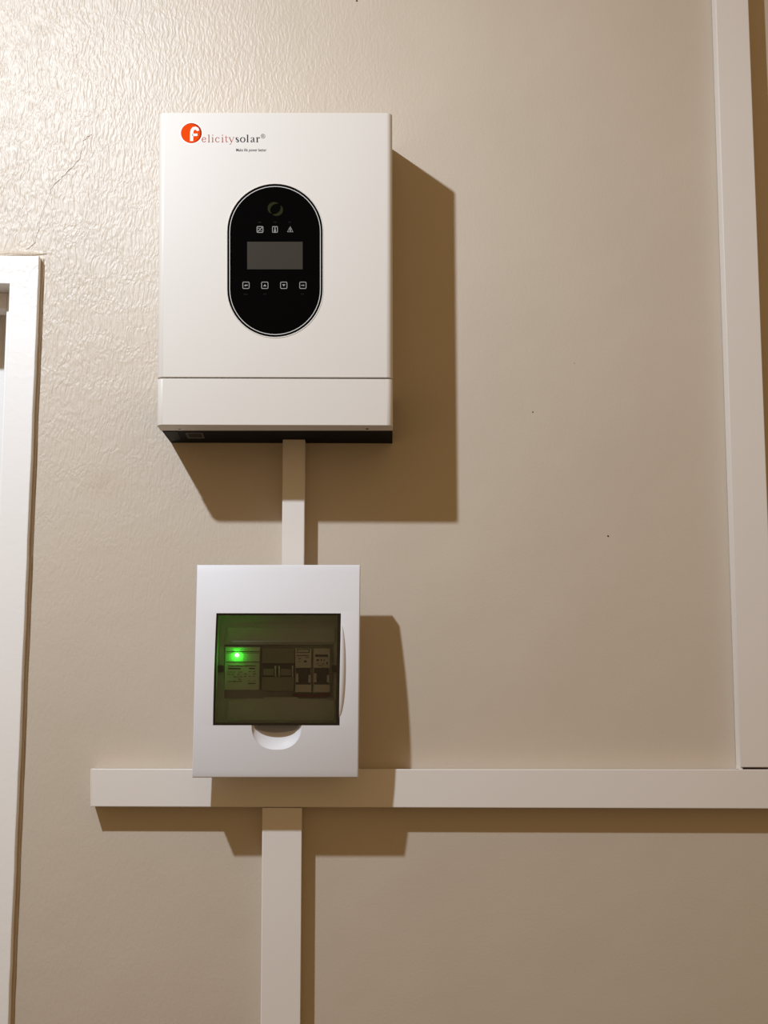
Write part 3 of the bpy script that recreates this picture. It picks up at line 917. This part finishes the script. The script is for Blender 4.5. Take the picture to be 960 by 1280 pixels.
for x in (274.6, 418.6):
    bm = bmesh.new(); slab(bm, rrect(x, 836, 4.2, 4.4, 1.6), IP + 0.006, IP)
    obj('latch', bm, 'black', parent=inner, label='small black latch beside the breaker row')
boolean(tray, pocket(rect(sx0, sy0, sx1, sy1), IP, -0.0305))
for o_ in (cover, tray):
    o_.data.materials.clear(); o_.data.materials.append(M['box'])
bm = bmesh.new()
fr = [px(x, y, IP) for x, y in rect(sx0 + .3, sy0 + .3, sx1 - .3, sy1 - .3)]
poly_prism(bm, [Vector((p.x, -0.0325, p.z)) for p in fr], -0.0306)
obj('slot_back', bm, 'box', parent=BX)
# red wires under the breakers
bm = bmesh.new()
tube(bm, [px(366, 868.5, .044), px(374, 869.4, .047), px(392, 869.6, .047), px(413, 868.6, .045)], 0.0020, 8)
w_ = obj('red_wire', bm, 'red_wire', parent=BX, smooth=True)
bm = bmesh.new(); box(bm, px(282, 836, .034).x, px(415, 836, .034).x, -0.0355, -0.0325, px(340, 850, .034).z, px(340, 822, .034).z)
obj('din_rail', bm, 'steel', parent=BX)

# ------------------------------------------------------------------ modules clipped inside the box
RB = 0.0356
def bars(bm, spec, d):
    for x0, x1, y, h in spec: slab(bm, rect(x0, y - h / 2, x1, y + h / 2), d + 0.00025, d)

# surge/voltage module with the lit green lamp
MF = 0.0600
c = px(303, 862.5, MF)
V = thing('voltage_protector', (c.x, -0.048, c.z), 'boxy pale module glowing green from its lit lamp, inside the breaker box', 'protector')
bm = bmesh.new(); slab(bm, [(281.6, 808.2), (325.0, 808.6), (324.0, 862.4), (280.4, 862.4)], MF, RB, 0.0007)
obj('body', bm, 'module', parent=V, smooth=True)
bm = bmesh.new(); bars(bm, [(282.5, 324.4, 814.6, .9), (282.5, 324.4, 816.2, .5), (282.2, 324.4, 827.4, .8)], MF)
obj('front_groove', bm, 'black', parent=V)
bm = bmesh.new()
random.seed(3)
spec = [(284.5, 319.5, 832.2, .9), (285, 301, 835.6, 1.5), (311.5, 318.5, 835.6, 1.4)]
for y in (840, 843, 846, 849, 851.6):
    x = 284.2
    while x < 302:
        w = random.uniform(1.5, 4.5); 
        if random.random() < .7: spec.append((x, min(x + w, 303), y, .7))
        x += w + .9
    for xx in (305, 310.5, 316):
        if random.random() < .75: spec.append((xx, xx + random.uniform(2, 4), y - .6, .6))
spec.append((310, 319.5, 854.2, 1.2)); spec.append((284, 298, 852, .6))
bars(bm, spec, MF)
obj('label_print', bm, 'black', parent=V)
lp = px(296.2, 818.8, MF + 0.0020)
bm = bmesh.new(); bmesh.ops.create_uvsphere(bm, u_segments=20, v_segments=12, radius=0.0023, matrix=Matrix.Translation(lp))
obj('lamp_lens', bm, 'led', parent=V, smooth=True, label='glowing green indicator lamp')

# two-pole isolator
IF = 0.0575
c = px(347.5, 864, IF)
K = thing('isolator_switch', (c.x, -0.046, c.z), 'two-pole isolator switch beside the glowing module inside the breaker box', 'switch')
bm = bmesh.new()
slab(bm, [(327.6, 810.2), (368.2, 810.4), (368.0, 829.0), (327.3, 829.0)], IF, RB, 0.0006)
slab(bm, [(327.2, 846.0), (367.8, 846.0), (367.4, 864.0), (326.8, 864.0)], IF, RB, 0.0006)
slab(bm, [(327.4, 828.0), (368.0, 828.0), (367.7, 847.0), (327.2, 847.0)], IF - 0.006, RB)
obj('body', bm, 'module_dim', parent=K, smooth=True)
bm = bmesh.new(); slab(bm, [(328.2, 828.6), (367.4, 828.6), (367.2, 846.2), (328.0, 846.2)], IF - 0.0045, IF - 0.0065)
obj('toggle_well', bm, 'black', parent=K)
for x0, x1 in ((329, 342.4), (350.6, 364)):
    bm = bmesh.new(); slab(bm, [(x0, 836.0), (x1, 836.0), (x1, 844.4), (x0, 844.4)], IF + 0.003, IF - 0.0046, 0.0006)
    obj('toggle', bm, 'module_dim', parent=K, smooth=True)
for x in (344.2, 348.9, 365.6):
    bm = bmesh.new(); slab(bm, rect(x - .8, 832.2, x + .8, 845.6), IF + 0.0025, IF - 0.0046, 0.0003)
    obj('pale_clip', bm, 'clip', parent=K)
bm = bmesh.new()
spec = [(331, 336, 818.2, .7), (338, 350, 819, .6), (353, 361, 817.4, 1.2), (340, 346, 821.4, .6), (352, 360, 820.8, .6)]
bars(bm, spec, IF); obj('label_print', bm, 'module_dim', parent=K)

# two single-pole circuit breakers
def breaker(x0, x1, label, dark):
    c = px((x0 + x1) / 2, 865, IF)
    B = thing('circuit_breaker', (c.x, -0.046, c.z), label, 'breaker', 'single-pole breakers in the breaker box')
    bm = bmesh.new()
    slab(bm, rect(x0, 810.4, x1, 835), IF, RB, 0.0006)
    slab(bm, rect(x0, 855.6, x1, 865.2), IF, RB, 0.0006)
    slab(bm, rect(x0, 834, x1, 856.6), IF - 0.006, RB)
    obj('body', bm, 'module_pale', parent=B, smooth=True)
    bm = bmesh.new(); slab(bm, rect(x0 + 1, 834.6, x1 - 1, 856.0), IF - 0.0045, IF - 0.0065)
    obj('toggle_well', bm, 'black', parent=B)
    bm = bmesh.new(); slab(bm, rect(x0 + 4, 836, x1 - 4, 850), IF + 0.004, IF - 0.0046, 0.001)
    obj('toggle', bm, 'black', parent=B, smooth=True)
    for xx, y0 in ((x0 + 2.4, 841.5), (x1 - 2.4, 843.5)):
        bm = bmesh.new(); slab(bm, rrect(xx, (y0 + 853) / 2, 1.6, (853 - y0) / 2, 1.4), IF + 0.001, IF - 0.0046)
        obj('pale_clip', bm, 'clip', parent=B)
    bm = bmesh.new()
    if dark:
        bars(bm, [(x0 + 2, x1 - 2, 811.8, .8), (x0 + 2, x1 - 2, 815.6, .8), (x0 + 2.5, x0 + 3.3, 813.6, 3.4), (x1 - 3.3, x1 - 2.5, 813.6, 3.4), (x0 + 2, x1 - 3, 819.4, .8), (x0 + 4, x0 + 7, 823.6, 1), (x0 + 11, x0 + 14.5, 826.8, 2.4), (x0 + 4, x0 + 6, 827, .8), (x0 + 13, x0 + 17, 821.6, .8)], IF)
    else:
        bars(bm, [(x0 + 2.5, x1 - 2.5, 819.6, 3.0), (x0 + 4, x0 + 7, 825.2, 2.4), (x0 + 9, x0 + 11, 825, 1.6), (x0 + 13, x0 + 14.6, 825, 1.6), (x0 + 4, x0 + 7, 829.4, .8), (x0 + 11, x0 + 14, 829.8, 1), (x0 + 16.5, x0 + 18, 829, 3), (x0 + 6, x0 + 12, 832, .8)], IF)
    obj('label_print', bm, 'black', parent=B)
breaker(368.9, 389.2, 'slim pale circuit breaker next to the isolator switch', True)
breaker(391.6, 412.4, 'slim pale circuit breaker at the hinge end of the row', False)
